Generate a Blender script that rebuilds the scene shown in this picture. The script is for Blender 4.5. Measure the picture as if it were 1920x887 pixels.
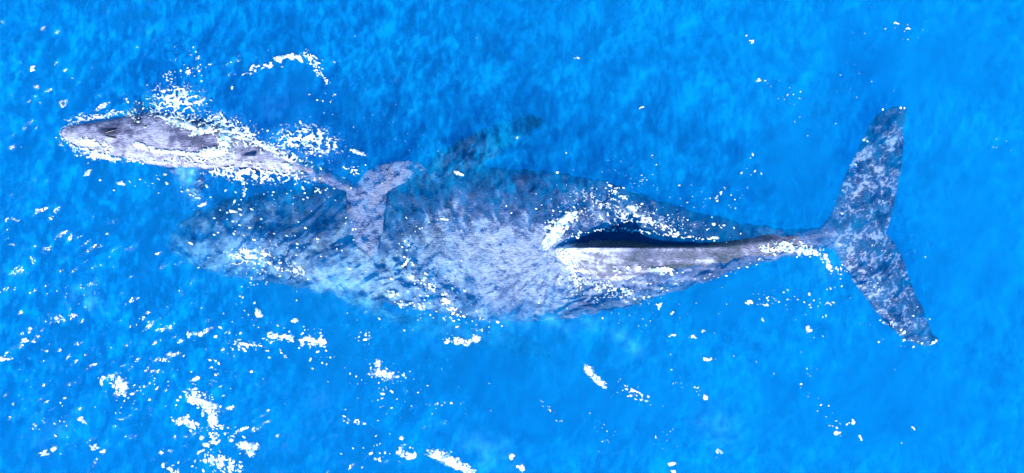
import bpy, math, random
import numpy as np
from mathutils import Vector

R = math.radians
S = bpy.context.scene
for o in list(bpy.data.objects):
    bpy.data.objects.remove(o)

# ------------------------------------------------------------------ camera
H = 24.0                       # metres above the sea; 100 photo pixels are one metre of sea
cd = bpy.data.cameras.new('camera'); cam = bpy.data.objects.new('camera', cd)
S.collection.objects.link(cam)
cam.location = (0, 0, H); cam.rotation_euler = (0, 0, 0)
cd.sensor_width = 36; cd.lens = 36 * H / 19.2
cd.clip_end = 3000
S.camera = cam

# ------------------------------------------------------------------ light
SUN_EL, SUN_AZ = R(44), R(-100)          # azimuth counter-clockwise from +X : the sun stands below the frame
w = bpy.data.worlds.new('World'); S.world = w; w.use_nodes = True
nt = w.node_tree; bg = nt.nodes['Background']
sky = nt.nodes.new('ShaderNodeTexSky'); sky.sky_type = 'NISHITA'; sky.sun_disc = False
sky.sun_elevation = SUN_EL
sky.sun_rotation = math.pi / 2 - SUN_AZ
sky.dust_density = 0; sky.ozone_density = 4; sky.air_density = 1
hs = nt.nodes.new('ShaderNodeHueSaturation'); hs.inputs['Saturation'].default_value = 1.5
nt.links.new(sky.outputs[0], hs.inputs['Color']); nt.links.new(hs.outputs[0], bg.inputs[0]); bg.inputs[1].default_value = 0.12
sl = bpy.data.lights.new('sun', 'SUN'); sl.energy = 4.3; sl.angle = R(0.53); sl.color = (1, .965, .92)
sun = bpy.data.objects.new('sun', sl); S.collection.objects.link(sun)
d = Vector((math.cos(SUN_AZ) * math.cos(SUN_EL), math.sin(SUN_AZ) * math.cos(SUN_EL), math.sin(SUN_EL)))
sun.rotation_euler = d.to_track_quat('Z', 'Y').to_euler(); sun.location = d * 60
S.view_settings.view_transform = 'Standard'; S.view_settings.look = 'None'
S.view_settings.gamma = 1; S.view_settings.use_curve_mapping = False
S.view_settings.exposure = 1.28
c = S.cycles
c.use_denoising = True
try: c.denoiser = 'OPENIMAGEDENOISE'
except Exception: pass
c.max_bounces = 10; c.volume_bounces = 5; c.transparent_max_bounces = 12
c.transmission_bounces = 6; c.diffuse_bounces = 3; c.glossy_bounces = 3
c.caustics_reflective = False; c.caustics_refractive = False
c.sample_clamp_indirect = 6

# ------------------------------------------------------------------ helpers
def pw(px, py, z=0.0):
    """the point at height z seen at photo pixel (px, py)"""
    s = (H - z) / H / 100
    return ((px - 960) * s, (443.5 - py) * s, z)

def perlin(x, y, seed=0):
    rng = np.random.RandomState(seed)
    g = rng.rand(256, 256) * 2 * np.pi
    gx, gy = np.cos(g), np.sin(g)
    xi = np.floor(x).astype(np.int64); yi = np.floor(y).astype(np.int64)
    xf = x - xi; yf = y - yi
    u = xf * xf * xf * (xf * (xf * 6 - 15) + 10); v = yf * yf * yf * (yf * (yf * 6 - 15) + 10)
    def dot(ix, iy, dx, dy):
        a, b = ix & 255, iy & 255
        return gx[b, a] * dx + gy[b, a] * dy
    n00 = dot(xi, yi, xf, yf); n10 = dot(xi + 1, yi, xf - 1, yf)
    n01 = dot(xi, yi + 1, xf, yf - 1); n11 = dot(xi + 1, yi + 1, xf - 1, yf - 1)
    return 1.5 * ((n00 * (1 - u) + n10 * u) * (1 - v) + (n01 * (1 - u) + n11 * u) * v)

def fbm(x, y, seed=0, oc=4, gain=.5):
    s = 0; a = 1.0; t = 0
    for i in range(oc):
        s = s + a * perlin(x * 2 ** i + 17 * i, y * 2 ** i + 5 * i, seed + i); t += a; a *= gain
    return s / t

def sm(a, b, x):
    t = np.clip((x - a) / (b - a), 0, 1); return t * t * (3 - 2 * t)

def tag(o, label=None, cat=None, group=None, kind=None):
    if label: o['label'] = label
    if cat: o['category'] = cat
    if group: o['group'] = group
    if kind: o['kind'] = kind
    return o

def mesh_np(name, V, F, mat, smooth=True, attrs=None):
    me = bpy.data.meshes.new(name)
    V = np.asarray(V, np.float32); F = np.asarray(F, np.int32); k = F.shape[1]
    me.vertices.add(len(V)); me.vertices.foreach_set('co', V.ravel())
    me.loops.add(F.size); me.loops.foreach_set('vertex_index', F.ravel())
    me.polygons.add(len(F)); me.polygons.foreach_set('loop_start', np.arange(0, F.size, k, dtype=np.int32))
    me.update(calc_edges=True)
    me.polygons.foreach_set('use_smooth', np.full(len(F), smooth))
    for an, av in (attrs or {}).items():
        at = me.attributes.new(an, 'FLOAT', 'POINT'); at.data.foreach_set('value', np.asarray(av, np.float32))
    me.materials.append(mat)
    o = bpy.data.objects.new(name, me); S.collection.objects.link(o)
    return o

def interp(tab, x):
    """tab: rows (x, a, b, ...) -> smooth-ish interpolation of every column at x"""
    t = np.array(tab, float); x = np.asarray(x, float)
    return [np.interp(x, t[:, 0], t[:, i]) for i in range(1, t.shape[1])]

def smooth_tab(tab, n, passes=6):
    t = np.array(tab, float); xs = np.linspace(t[0, 0], t[-1, 0], n)
    cols = [np.interp(xs, t[:, 0], t[:, i]) for i in range(1, t.shape[1])]
    out = []
    for col in cols:
        for _ in range(passes):
            col = np.concatenate([[col[0]], (col[:-2] + 2 * col[1:-1] + col[2:]) / 4, [col[-1]]])
        out.append(col)
    return xs, out

# ------------------------------------------------------------------ materials
def nodes(m):
    m.use_nodes = True; n = m.node_tree; n.nodes.clear(); return n, n.nodes, n.links

def water_mat():
    m = bpy.data.materials.new('sea_water'); n, N, L = nodes(m)
    out = N.new('ShaderNodeOutputMaterial')
    tc = N.new('ShaderNodeTexCoord')
    mp = N.new('ShaderNodeMapping'); mp.inputs['Rotation'].default_value = (0, 0, R(-28)); mp.inputs['Scale'].default_value = (1, .5, 1)
    L.new(tc.outputs['Object'], mp.inputs[0])
    n1 = N.new('ShaderNodeTexNoise'); n1.inputs['Scale'].default_value = 5; n1.inputs['Detail'].default_value = 5; n1.inputs['Roughness'].default_value = .62
    L.new(mp.outputs[0], n1.inputs['Vector'])
    rip = N.new('ShaderNodeAttribute'); rip.attribute_name = 'ripple'
    bp = N.new('ShaderNodeBump'); bp.inputs['Distance'].default_value = .05
    L.new(n1.outputs[0], bp.inputs['Height']); L.new(rip.outputs['Fac'], bp.inputs['Strength'])
    aer = N.new('ShaderNodeAttribute'); aer.attribute_name = 'aeration'
    # water near the surface: fine bubbles, plus wave light and dark painted as streaks
    st = N.new('ShaderNodeAttribute'); st.attribute_name = 'streak'
    mp2 = N.new('ShaderNodeMapping'); mp2.inputs['Rotation'].default_value = (0, 0, R(-30)); mp2.inputs['Scale'].default_value = (1, .45, 1); L.new(tc.outputs['Object'], mp2.inputs[0])
    n2 = N.new('ShaderNodeTexNoise'); n2.inputs['Scale'].default_value = 8.5; n2.inputs['Detail'].default_value = 5; n2.inputs['Roughness'].default_value = .6; n2.inputs['Distortion'].default_value = .25; L.new(mp2.outputs[0], n2.inputs['Vector'])
    sk = N.new('ShaderNodeMapRange'); sk.inputs[1].default_value = .3; sk.inputs[2].default_value = .7; sk.inputs[3].default_value = -.9; sk.inputs[4].default_value = .9; sk.clamp = False
    L.new(n2.outputs[0], sk.inputs[0])
    sm_ = N.new('ShaderNodeMath'); sm_.operation = 'MULTIPLY'; L.new(rip.outputs['Fac'], sm_.inputs[0]); L.new(sk.outputs[0], sm_.inputs[1])
    ss = N.new('ShaderNodeMath'); ss.operation = 'ADD'; ss.use_clamp = True; L.new(st.outputs['Fac'], ss.inputs[0]); L.new(sm_.outputs[0], ss.inputs[1])
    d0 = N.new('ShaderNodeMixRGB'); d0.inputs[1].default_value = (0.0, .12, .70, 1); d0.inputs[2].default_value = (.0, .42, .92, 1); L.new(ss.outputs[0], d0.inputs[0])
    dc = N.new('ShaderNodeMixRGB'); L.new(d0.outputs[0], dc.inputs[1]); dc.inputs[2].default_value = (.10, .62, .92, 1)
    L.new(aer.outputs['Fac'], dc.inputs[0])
    df = N.new('ShaderNodeBsdfDiffuse'); L.new(dc.outputs[0], df.inputs[0]); L.new(bp.outputs[0], df.inputs['Normal'])
    tr = N.new('ShaderNodeBsdfTransparent')
    rf = N.new('ShaderNodeBsdfRefraction'); rf.inputs['IOR'].default_value = 1.33; rf.inputs['Roughness'].default_value = 0.0
    L.new(bp.outputs[0], rf.inputs['Normal'])
    mx = N.new('ShaderNodeMixShader'); mx.inputs[0].default_value = .2
    L.new(tr.outputs[0], mx.inputs[1]); L.new(rf.outputs[0], mx.inputs[2])
    af = N.new('ShaderNodeMath'); af.operation = 'MULTIPLY_ADD'; af.inputs[1].default_value = .55; L.new(aer.outputs['Fac'], af.inputs[0])
    a2 = N.new('ShaderNodeMath'); a2.operation = 'MULTIPLY_ADD'; a2.inputs[1].default_value = .20; a2.inputs[2].default_value = .055
    L.new(ss.outputs[0], a2.inputs[0]); L.new(a2.outputs[0], af.inputs[2])
    md = N.new('ShaderNodeMixShader'); L.new(af.outputs[0], md.inputs[0]); L.new(mx.outputs[0], md.inputs[1]); L.new(df.outputs[0], md.inputs[2])
    gl = N.new('ShaderNodeBsdfGlossy'); gl.inputs['Roughness'].default_value = .13; L.new(bp.outputs[0], gl.inputs['Normal'])
    fr = N.new('ShaderNodeFresnel'); fr.inputs[0].default_value = 1.33; L.new(bp.outputs[0], fr.inputs['Normal'])
    mg = N.new('ShaderNodeMixShader'); L.new(fr.outputs[0], mg.inputs[0]); L.new(md.outputs[0], mg.inputs[1]); L.new(gl.outputs[0], mg.inputs[2])
    L.new(mg.outputs[0], out.inputs['Surface'])
    sc = N.new('ShaderNodeVolumeScatter'); sc.inputs['Color'].default_value = (.03, .66, 1, 1); sc.inputs['Density'].default_value = .21
    ab = N.new('ShaderNodeVolumeAbsorption'); ab.inputs['Color'].default_value = (0.0, .86, .993, 1); ab.inputs['Density'].default_value = .62
    ad = N.new('ShaderNodeAddShader'); L.new(sc.outputs[0], ad.inputs[0]); L.new(ab.outputs[0], ad.inputs[1])
    L.new(ad.outputs[0], out.inputs['Volume'])
    return m

def foam_mat():
    m = bpy.data.materials.new('foam'); n, N, L = nodes(m)
    out = N.new('ShaderNodeOutputMaterial'); p = N.new('ShaderNodeBsdfPrincipled')
    p.inputs['Roughness'].default_value = .5
    tc = N.new('ShaderNodeTexCoord')
    na = N.new('ShaderNodeTexNoise'); na.inputs['Scale'].default_value = 11; na.inputs['Detail'].default_value = 5; na.inputs['Roughness'].default_value = .7
    L.new(tc.outputs['Object'], na.inputs['Vector'])
    ra = N.new('ShaderNodeValToRGB'); ra.color_ramp.elements[0].position = .40; ra.color_ramp.elements[0].color = (.12, .28, .40, 1)
    ra.color_ramp.elements[1].position = .56; ra.color_ramp.elements[1].color = (.88, .89, .88, 1)
    L.new(na.outputs[0], ra.inputs[0]); L.new(ra.outputs[0], p.inputs['Base Color']); nz = N.new('ShaderNodeTexNoise'); nz.inputs['Scale'].default_value = 40; nz.inputs['Detail'].default_value = 3
    L.new(tc.outputs['Object'], nz.inputs['Vector'])
    b = N.new('ShaderNodeBump'); b.inputs['Strength'].default_value = .5; b.inputs['Distance'].default_value = .02
    L.new(nz.outputs[0], b.inputs['Height']); L.new(b.outputs[0], p.inputs['Normal'])
    th = N.new('ShaderNodeAttribute'); th.attribute_name = 'thickness'      # a thin film of bubbles lets the water through
    nf = N.new('ShaderNodeMath'); nf.operation = 'MULTIPLY_ADD'; nf.inputs[1].default_value = .5; nf.inputs[2].default_value = -.25; L.new(nz.outputs[0], nf.inputs[0])
    am = N.new('ShaderNodeMath'); am.operation = 'ADD'; L.new(th.outputs['Fac'], am.inputs[0]); L.new(nf.outputs[0], am.inputs[1])
    mr = N.new('ShaderNodeMapRange'); mr.interpolation_type = 'SMOOTHSTEP'; mr.inputs[1].default_value = -.2; mr.inputs[2].default_value = .7; L.new(am.outputs[0], mr.inputs[0])
    L.new(mr.outputs[0], p.inputs['Alpha'])
    L.new(p.outputs[0], out.inputs[0])
    return m

def skin_mat(name, dark, mid, pale):
    m = bpy.data.materials.new(name); n, N, L = nodes(m)
    out = N.new('ShaderNodeOutputMaterial'); p = N.new('ShaderNodeBsdfPrincipled')
    tc = N.new('ShaderNodeTexCoord')
    wn = N.new('ShaderNodeTexNoise'); wn.inputs['Scale'].default_value = 2.4; wn.inputs['Detail'].default_value = 8; wn.inputs['Roughness'].default_value = .68
    wn.inputs['Distortion'].default_value = .7
    L.new(tc.outputs['Object'], wn.inputs['Vector'])
    mo = N.new('ShaderNodeAttribute'); mo.attribute_name = 'mottle_light'     # how pale the skin is here: blotches, plus painted caustics and shade
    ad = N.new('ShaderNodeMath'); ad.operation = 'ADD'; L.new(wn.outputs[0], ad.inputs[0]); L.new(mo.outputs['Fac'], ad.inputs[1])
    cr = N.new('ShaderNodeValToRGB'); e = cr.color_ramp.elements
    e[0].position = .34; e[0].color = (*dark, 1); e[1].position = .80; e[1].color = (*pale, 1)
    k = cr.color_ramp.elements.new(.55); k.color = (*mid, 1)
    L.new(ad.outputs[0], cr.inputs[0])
    # scratches and fine grain
    mp = N.new('ShaderNodeMapping'); mp.inputs['Scale'].default_value = (14, 46, 14); mp.inputs['Rotation'].default_value = (0, 0, R(14)); L.new(tc.outputs['Object'], mp.inputs[0])
    g = N.new('ShaderNodeTexNoise'); g.inputs['Scale'].default_value = 1; g.inputs['Detail'].default_value = 4; L.new(mp.outputs[0], g.inputs['Vector'])
    gm = N.new('ShaderNodeMapRange'); gm.inputs[1].default_value = .35; gm.inputs[2].default_value = .65; gm.inputs[3].default_value = .72; gm.inputs[4].default_value = 1.3
    L.new(g.outputs[0], gm.inputs[0])
    mu = N.new('ShaderNodeMixRGB'); mu.blend_type = 'MULTIPLY'; mu.inputs[0].default_value = 1; L.new(cr.outputs[0], mu.inputs[1]); L.new(gm.outputs[0], mu.inputs[2])
    L.new(mu.outputs[0], p.inputs['Base Color'])
    p.inputs['Roughness'].default_value = .42; p.inputs['Specular IOR Level'].default_value = .2
    b = N.new('ShaderNodeBump'); b.inputs['Strength'].default_value = .55; b.inputs['Distance'].default_value = .03
    L.new(g.outputs[0], b.inputs['Height']); L.new(b.outputs[0], p.inputs['Normal'])
    L.new(p.outputs[0], out.inputs[0])
    return m

def plain_mat(name, col, rough=.6):
    m = bpy.data.materials.new(name); n, N, L = nodes(m)
    out = N.new('ShaderNodeOutputMaterial'); p = N.new('ShaderNodeBsdfPrincipled')
    p.inputs['Base Color'].default_value = (*col, 1); p.inputs['Roughness'].default_value = rough
    tc = N.new('ShaderNodeTexCoord'); nz = N.new('ShaderNodeTexNoise'); nz.inputs['Scale'].default_value = 8
    L.new(tc.outputs['Object'], nz.inputs['Vector'])
    b = N.new('ShaderNodeBump'); b.inputs['Strength'].default_value = .3; b.inputs['Distance'].default_value = .02
    L.new(nz.outputs[0], b.inputs['Height']); L.new(b.outputs[0], p.inputs['Normal']); L.new(p.outputs[0], out.inputs[0])
    return m

M_WATER = water_mat(); M_FOAM = foam_mat()
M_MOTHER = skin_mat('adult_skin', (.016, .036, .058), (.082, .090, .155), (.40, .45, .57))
M_CALF = skin_mat('calf_skin', (.03, .036, .06), (.078, .082, .148), (.26, .27, .37))
M_DARK = plain_mat('blowhole_skin', (.012, .014, .025), .4)

# ------------------------------------------------------------------ the sea
def gauss(px, py, cx, cy, rx, ry, ang=0):
    a = R(ang); dx = px - cx; dy = py - cy
    u = dx * np.cos(a) + dy * np.sin(a); v = -dx * np.sin(a) + dy * np.cos(a)
    return np.exp(-(u / rx) ** 2 - (v / ry) ** 2)

CALM = [(980, 470, 150, 110, 0), (1200, 470, 200, 100, 0), (560, 190, 110, 70, 0), (640, 690, 110, 80, 20), (560, 560, 70, 35, 0), (900, 700, 130, 70, 0), (1100, 760, 200, 80, 0),
        (1650, 760, 230, 120, 0), (1720, 110, 200, 110, 0), (1500, 300, 90, 120, 0), (1380, 560, 110, 60, 0), (1820, 440, 110, 200, 0)]
ROUGH = [(150, 120, 260, 170, 0), (80, 520, 160, 240, 0), (300, 650, 160, 130, 0), (330, 60, 240, 90, 0), (700, 90, 160, 110, 0),
         (880, 300, 160, 60, -20), (950, 420, 120, 120, 0)]
def wave(X, Y):
    """height of the sea, and how rippled it is"""
    px = X * 100 + 960; py = 443.5 - Y * 100
    calm = 0; rough = 0
    for g in CALM: calm = np.maximum(calm, gauss(px, py, *g))
    for g in ROUGH: rough = np.maximum(rough, gauss(px, py, *g))
    amp = 1.0 + .75 * rough + .3 * sm(1000, 200, px) - .8 * calm
    a = R(62)                                                   # crests run up to the right
    u = X * np.cos(a) + Y * np.sin(a); v = -X * np.sin(a) + Y * np.cos(a)
    wu = u + .35 * fbm(X * .5, Y * .5, 3, 2); wv = v + .35 * fbm(X * .5, Y * .5, 9, 2)
    z = .055 * fbm(wu * .22, wv * .42, 11, 2)
    amp = np.clip(amp, .25, 3)
    z = z + .045 * amp * fbm(wu * .9, wv * 1.9, 21, 4, .52)
    z = z + .012 * amp * (1 - 2 * np.abs(perlin(wu * 2.4, wv * 4.6, 31)))
    a2 = R(8); u2 = X * np.cos(a2) + Y * np.sin(a2); v2 = -X * np.sin(a2) + Y * np.cos(a2)
    z = z + .010 * amp * perlin(u2 * 2.6, v2 * 3.4, 41)
    z = z + .0030 * amp * perlin(wu * 9, wv * 13, 51)
    z = z + .012 * gauss(px, py, 940, 420, 210, 130) * fbm(wu * 3.5 + 3, wv * 6, 61, 5, .7)
    back = np.clip(1.5 * gauss(px, py, 930, 465, 170, 105, 0), 0, 1)
    z = z * (1 - .72 * np.maximum(back, np.maximum(gauss(px, py, 1600, 440, 80, 60, 0), gauss(px, py, 710, 390, 110, 110, 0))))
    return z, np.clip(amp, .25, 3)
    

AER = [(105, 800, 60, 30, -50, .16), (430, 250, 70, 30, 18, .35), (560, 262, 60, 26, 12, .22), (335, 190, 50, 26, 0, .2), (160, 560, 30, 20, 30, .35), (365, 345, 26, 36, 0, .5), (340, 330, 12, 30, 0, .4), (590, 740, 22, 26, 60, .15),
       (460, 480, 90, 35, 5, .2), (620, 540, 60, 28, 10, .2), (870, 620, 90, 22, 5, .2), (860, 600, 110, 40, 8, .2), (1000, 600, 140, 22, 4, .25),
       (1350, 800, 40, 30, 40, .18), (920, 850, 60, 30, 20, .2), (540, 285, 90, 25, 10, .25), (330, 190, 60, 25, 0, .25),
       (1180, 640, 50, 20, 30, .2), (1555, 500, 30, 26, 40, .1), (520, 205, 50, 40, 0, .1)]
def axis(lo, hi, step, far):
    core = list(np.arange(lo, hi + step / 2, step)); s = step; x = core[-1]; up = []
    while x < far: s *= 1.22; x += s; up.append(x)
    s = step; x = core[0]; dn = []
    while x > -far: s *= 1.22; x -= s; dn.append(x)
    return np.array(dn[::-1] + core + up)

ax = axis(-10.2, 10.2, .02, 600); ay = axis(-5.0, 5.0, .02, 600)
GX, GY = np.meshgrid(ax, ay)
GZ, RIP = wave(GX, GY)
fade = np.exp(-np.maximum(0, np.hypot(GX, GY) - 20) / 30)
GZ = GZ * fade
PX = GX * 100 + 960; PY = 443.5 - GY * 100
AE = np.zeros_like(GX)
for (cx, cy, rx, ry, an, s) in AER: AE = np.maximum(AE, s * gauss(PX, PY, cx, cy, rx, ry, an))
AE = np.clip(AE * (.9 + 2.2 * fbm(GX * 3, GY * 3, 71, 4)), 0, 1)
_a = R(62); _u = GX * np.cos(_a) + GY * np.sin(_a); _v = -GX * np.sin(_a) + GY * np.cos(_a)
AE = np.clip(AE, 0, 1) * fade
ST = (.46 + 1.25 * fbm(_u * 1.1 + .5 * fbm(GX * 1.5, GY * 1.5, 79, 3), _v * 2.1, 77, 6, .66)) * (.25 + .45 * np.clip(RIP, 0, 1.7))  # ripple light and dark painted into the water colour
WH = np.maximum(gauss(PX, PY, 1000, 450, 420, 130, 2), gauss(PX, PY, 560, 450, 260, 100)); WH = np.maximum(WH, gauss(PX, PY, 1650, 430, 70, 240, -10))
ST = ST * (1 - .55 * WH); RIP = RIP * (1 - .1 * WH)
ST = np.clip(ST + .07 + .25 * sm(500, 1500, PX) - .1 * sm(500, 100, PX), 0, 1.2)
ny, nx = GX.shape
V = np.stack([GX, GY, GZ], -1).reshape(-1, 3)
idx = np.arange(nx * ny).reshape(ny, nx)
Fq = np.stack([idx[:-1, :-1], idx[:-1, 1:], idx[1:, 1:], idx[1:, :-1]], -1).reshape(-1, 4)
DEPTH = -26.0
ring = np.concatenate([idx[0, :-1], idx[:-1, -1], idx[-1, :0:-1], idx[:0:-1, 0]])
base = len(V); Vr = V[ring].copy(); Vr[:, 2] = DEPTH; nr = len(ring)
j = np.arange(nr); k = (j + 1) % nr
Fs = np.stack([ring[j], base + j, base + k, ring[k]], -1)
V = np.vstack([V, Vr, [[0, 0, DEPTH]]]); cidx = len(V) - 1
Ft = np.stack([base + k[::2], base + j[::2] , np.full(len(j[::2]), cidx), np.full(len(j[::2]), cidx)], -1)
# bottom closed with a fan of quads (two rim edges each)
nb = nr // 2
bq = np.stack([base + (2 * np.arange(nb) + 2) % nr, base + (2 * np.arange(nb) + 1) % nr, base + 2 * np.arange(nb), np.full(nb, cidx)], -1)
extra = nr - 2 * nb
Fall = np.vstack([Fq, Fs, bq])
pad = np.zeros(len(V) - nx * ny)
sea = mesh_np('water', V, Fall, M_WATER, True, {'ripple': np.concatenate([(np.clip(RIP, .15, 2) * .36).ravel(), pad]), 'aeration': np.concatenate([AE.ravel(), pad]), 'streak': np.concatenate([ST.ravel(), pad])})
tag(sea, 'bright blue rippled sea water around the two whales', 'water', kind='structure')

# the deep sea floor that closes the view downward
fl = 640; Vb = [(-fl, -fl, DEPTH - .5), (fl, -fl, DEPTH - .5), (fl, fl, DEPTH - .5), (-fl, fl, DEPTH - .5)]
bed = mesh_np('seabed', Vb, [(0, 1, 2, 3)], plain_mat('sand', (.3, .28, .22), .9), False)
tag(bed, 'pale sea floor far below the water', 'seabed', kind='structure')

# ------------------------------------------------------------------ whales
class Parts:
    def __init__(s): s.v = []; s.f = []
    def loft(s, rings):
        b = len(s.v); n = len(rings[0])
        for r in rings: s.v += [tuple(p) for p in r]
        for i in range(len(rings) - 1):
            for j in range(n):
                a = b + i * n + j; c_ = b + i * n + (j + 1) % n
                s.f.append((a, c_, c_ + n, a + n))
        for i, flip in ((0, True), (len(rings) - 1, False)):
            cen = np.mean(np.array(rings[i]), 0); s.v.append(tuple(cen)); ci = len(s.v) - 1
            for j in range(n):
                a = b + i * n + j; c_ = b + i * n + (j + 1) % n
                s.f.append((c_, a, ci) if flip else (a, c_, ci))
    def ball(s, p, r, sz=1.0):
        rings = []
        for i in range(1, 8):
            t = math.pi * i / 8; rr = r * math.sin(t); z = p[2] - r * sz * math.cos(t)
            rings.append([(p[0] + rr * math.cos(a), p[1] + rr * math.sin(a), z) for a in np.linspace(0, 2 * math.pi, 12, endpoint=False)])
        s.loft(rings)
    def build(s, name, mat, voxel, smooth_it=3):
        me = bpy.data.meshes.new(name); me.from_pydata(s.v, [], s.f); me.update()
        import bmesh
        bm = bmesh.new(); bm.from_mesh(me); bmesh.ops.recalc_face_normals(bm, faces=bm.faces); bm.to_mesh(me); bm.free()
        o = bpy.data.objects.new(name, me); S.collection.objects.link(o)
        r = o.modifiers.new('r', 'REMESH'); r.mode = 'VOXEL'; r.voxel_size = voxel; r.use_smooth_shade = True
        q = o.modifiers.new('s', 'SMOOTH'); q.iterations = smooth_it; q.factor = .5
        dg = bpy.context.evaluated_depsgraph_get(); dg.update()
        ev = bpy.data.meshes.new_from_object(o.evaluated_get(dg))
        o.modifiers.clear(); o.data = ev; bpy.data.meshes.remove(me)
        ev.name = name; ev.materials.clear(); ev.materials.append(mat)
        ev.polygons.foreach_set('use_smooth', np.full(len(ev.polygons), True))
        return o

def body_ring(px, yt, yb, yr, zt, zb, zw, n=40, pk=.0):
    """one cross-section. yt/yb: image rows of the two flanks, yr: row of the spine, zt/zb top and bottom, zw widest height"""
    pts = []
    for i in range(n):
        a = 2 * math.pi * i / n; cu, su = math.cos(a), math.sin(a)
        side = yt if cu > 0 else yb
        y = yr + (side - yr) * abs(cu) ** .92
        if su >= 0:
            rnd = su ** .9; pkd = (1 - abs(cu)) ** 1.0
            z = zw + (zt - zw) * (rnd * (1 - pk) + pkd * pk)
        else: z = zw + (zb - zw) * abs(su) ** .95
        pts.append(pw(px, y, z))
    return pts

def blade(P, st, tmax, n=18):
    """a fin: stations (leading x, y, trailing x, y, z, thickness)"""
    rings = []
    t = np.array(st, float); m = 5 * len(t); q = np.linspace(0, len(t) - 1, m)
    cols = [np.interp(q, np.arange(len(t)), t[:, i]) for i in range(6)]
    for i in range(6):
        for _ in range(3): cols[i] = np.concatenate([[cols[i][0]], (cols[i][:-2] + 2 * cols[i][1:-1] + cols[i][2:]) / 4, [cols[i][-1]]])
    for i in range(m):
        lx, ly, tx, ty, z, th = [c_[i] for c_ in cols]
        r = []
        for k_ in range(n):
            a = 2 * math.pi * k_ / n; u = (1 - math.cos(a)) / 2     # 0 leading .. 1 trailing
            h = th * tmax * (math.sin(a)) * (1.25 - .75 * u) / 1.1 * .5
            h += .014 * math.sin(a); u = u * 1.13 - .09
            x = lx + (tx - lx) * u; y = ly + (ty - ly) * u
            r.append(pw(x, y, z + h))
        rings.append(r)
    P.loft(rings)

def mottle_light_attr(o, fn):
    me = o.data; n = len(me.vertices); co = np.zeros(n * 3, np.float32); me.vertices.foreach_get('co', co); co = co.reshape(-1, 3)
    s = (H - co[:, 2]) / H / 100; px = co[:, 0] / s + 960; py = 443.5 - co[:, 1] / s
    at = me.attributes.new('mottle_light', 'FLOAT', 'POINT'); at.data.foreach_set('value', fn(px, py, co).astype(np.float32))

# --- mother: snout left and deep, back awash, ridge dry, flukes shallow
MO = [  # px, top row, bottom row, spine row, z top, z bottom, z widest
    (318, 440, 462, 450, -1.0, -1.2, -1.1), (335, 416, 484, 450, -.82, -1.4, -1.0), (370, 396, 502, 450, -.66, -1.8, -.9),
    (430, 374, 518, 448, -.47, -2.4, -.85), (520, 358, 532, 446, -.40, -2.8, -.8), (610, 350, 546, 446, -.34, -3.0, -.7),
    (700, 334, 562, 448, -.38, -3.0, -.62), (800, 314, 584, 452, -.24, -2.9, -.5), (900, 312, 600, 458, -.10, -2.8, -.45),
    (1000, 318, 604, 463, -.06, -2.6, -.38), (1080, 328, 596, 466, -.07, -2.4, -.32), (1150, 346, 582, 466, -.10, -2.1, -.28),
    (1220, 372, 562, 466, -.12, -1.8, -.26), (1300, 396, 534, 465, -.07, -1.45, -.24), (1380, 416, 505, 460, .0, -1.1, -.2),
    (1440, 426, 484, 454, .03, -.85, -.16), (1500, 430, 470, 447, .02, -.65, -.14), (1560, 424, 464, 441, -.10, -.45, -.18), (1620, 432, 450, 438, -.2, -.28, -.2)]
P = Parts()
xs, cols = smooth_tab(MO, 90, 3)
P.loft([body_ring(x, *[c_[i] for c_ in cols], pk=float(np.interp(x, [900, 1050, 1300, 1500], [.0, .15, .45, .5]))) for i, x in enumerate(xs)])
# spine ridge: steep far side, long sunlit near side
RG = [(1030, 466, 1, 1, -.10), (1055, 466, 6, 20, .08), (1090, 466, 13, 38, .22), (1130, 466, 18, 46, .29), (1170, 466, 18, 48, .31), (1200, 466, 14, 46, .26),
      (1235, 465, 8, 42, .15), (1310, 464, 8, 34, .11), (1360, 462, 14, 28, .07), (1420, 457, 18, 20, .07), (1480, 449, 12, 16, .04), (1540, 443, 9, 12, -.07), (1600, 438, 6, 8, -.2)]
xs, cols = smooth_tab(RG, 70, 2); rings = []
for i, x in enumerate(xs):
    yr, wu, wd, zt = [c_[i] for c_ in cols]
    rings.append([pw(x, yr - 1.5, zt), pw(x, yr - wu * .5, zt * .52 - .01), pw(x, yr - wu, -.04 + min(0, zt)), pw(x, yr - wu * 1.1, -.45), pw(x, yr + wd * 1.9, -.5), pw(x, yr + wd * 1.8, -.09 + min(0, zt)), pw(x, yr + wd * 1.2, -.0 + min(0, zt)), pw(x, yr + wd * .75, zt * .30), pw(x, yr + wd * .35, zt * .68), pw(x, yr + 1.5, zt)])
P.loft(rings)
# dorsal fin, hooked toward the tail
rings = []
for q in np.linspace(0, 1, 14):
    zb = .12; z = zb + .36 * q; x0 = 1070 + 95 * q ** 1.2; x1 = 1200 - 14 * q + 10 * math.sin(q * 3)
    th = 4.6 * (1 - .55 * q)
    rings.append([pw(x0 + (x1 - x0) * (1 - math.cos(a)) / 2, 465.5 + th * math.sin(a), z) for a in np.linspace(0, 2 * math.pi, 16, endpoint=False)])
P.loft(rings)
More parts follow.
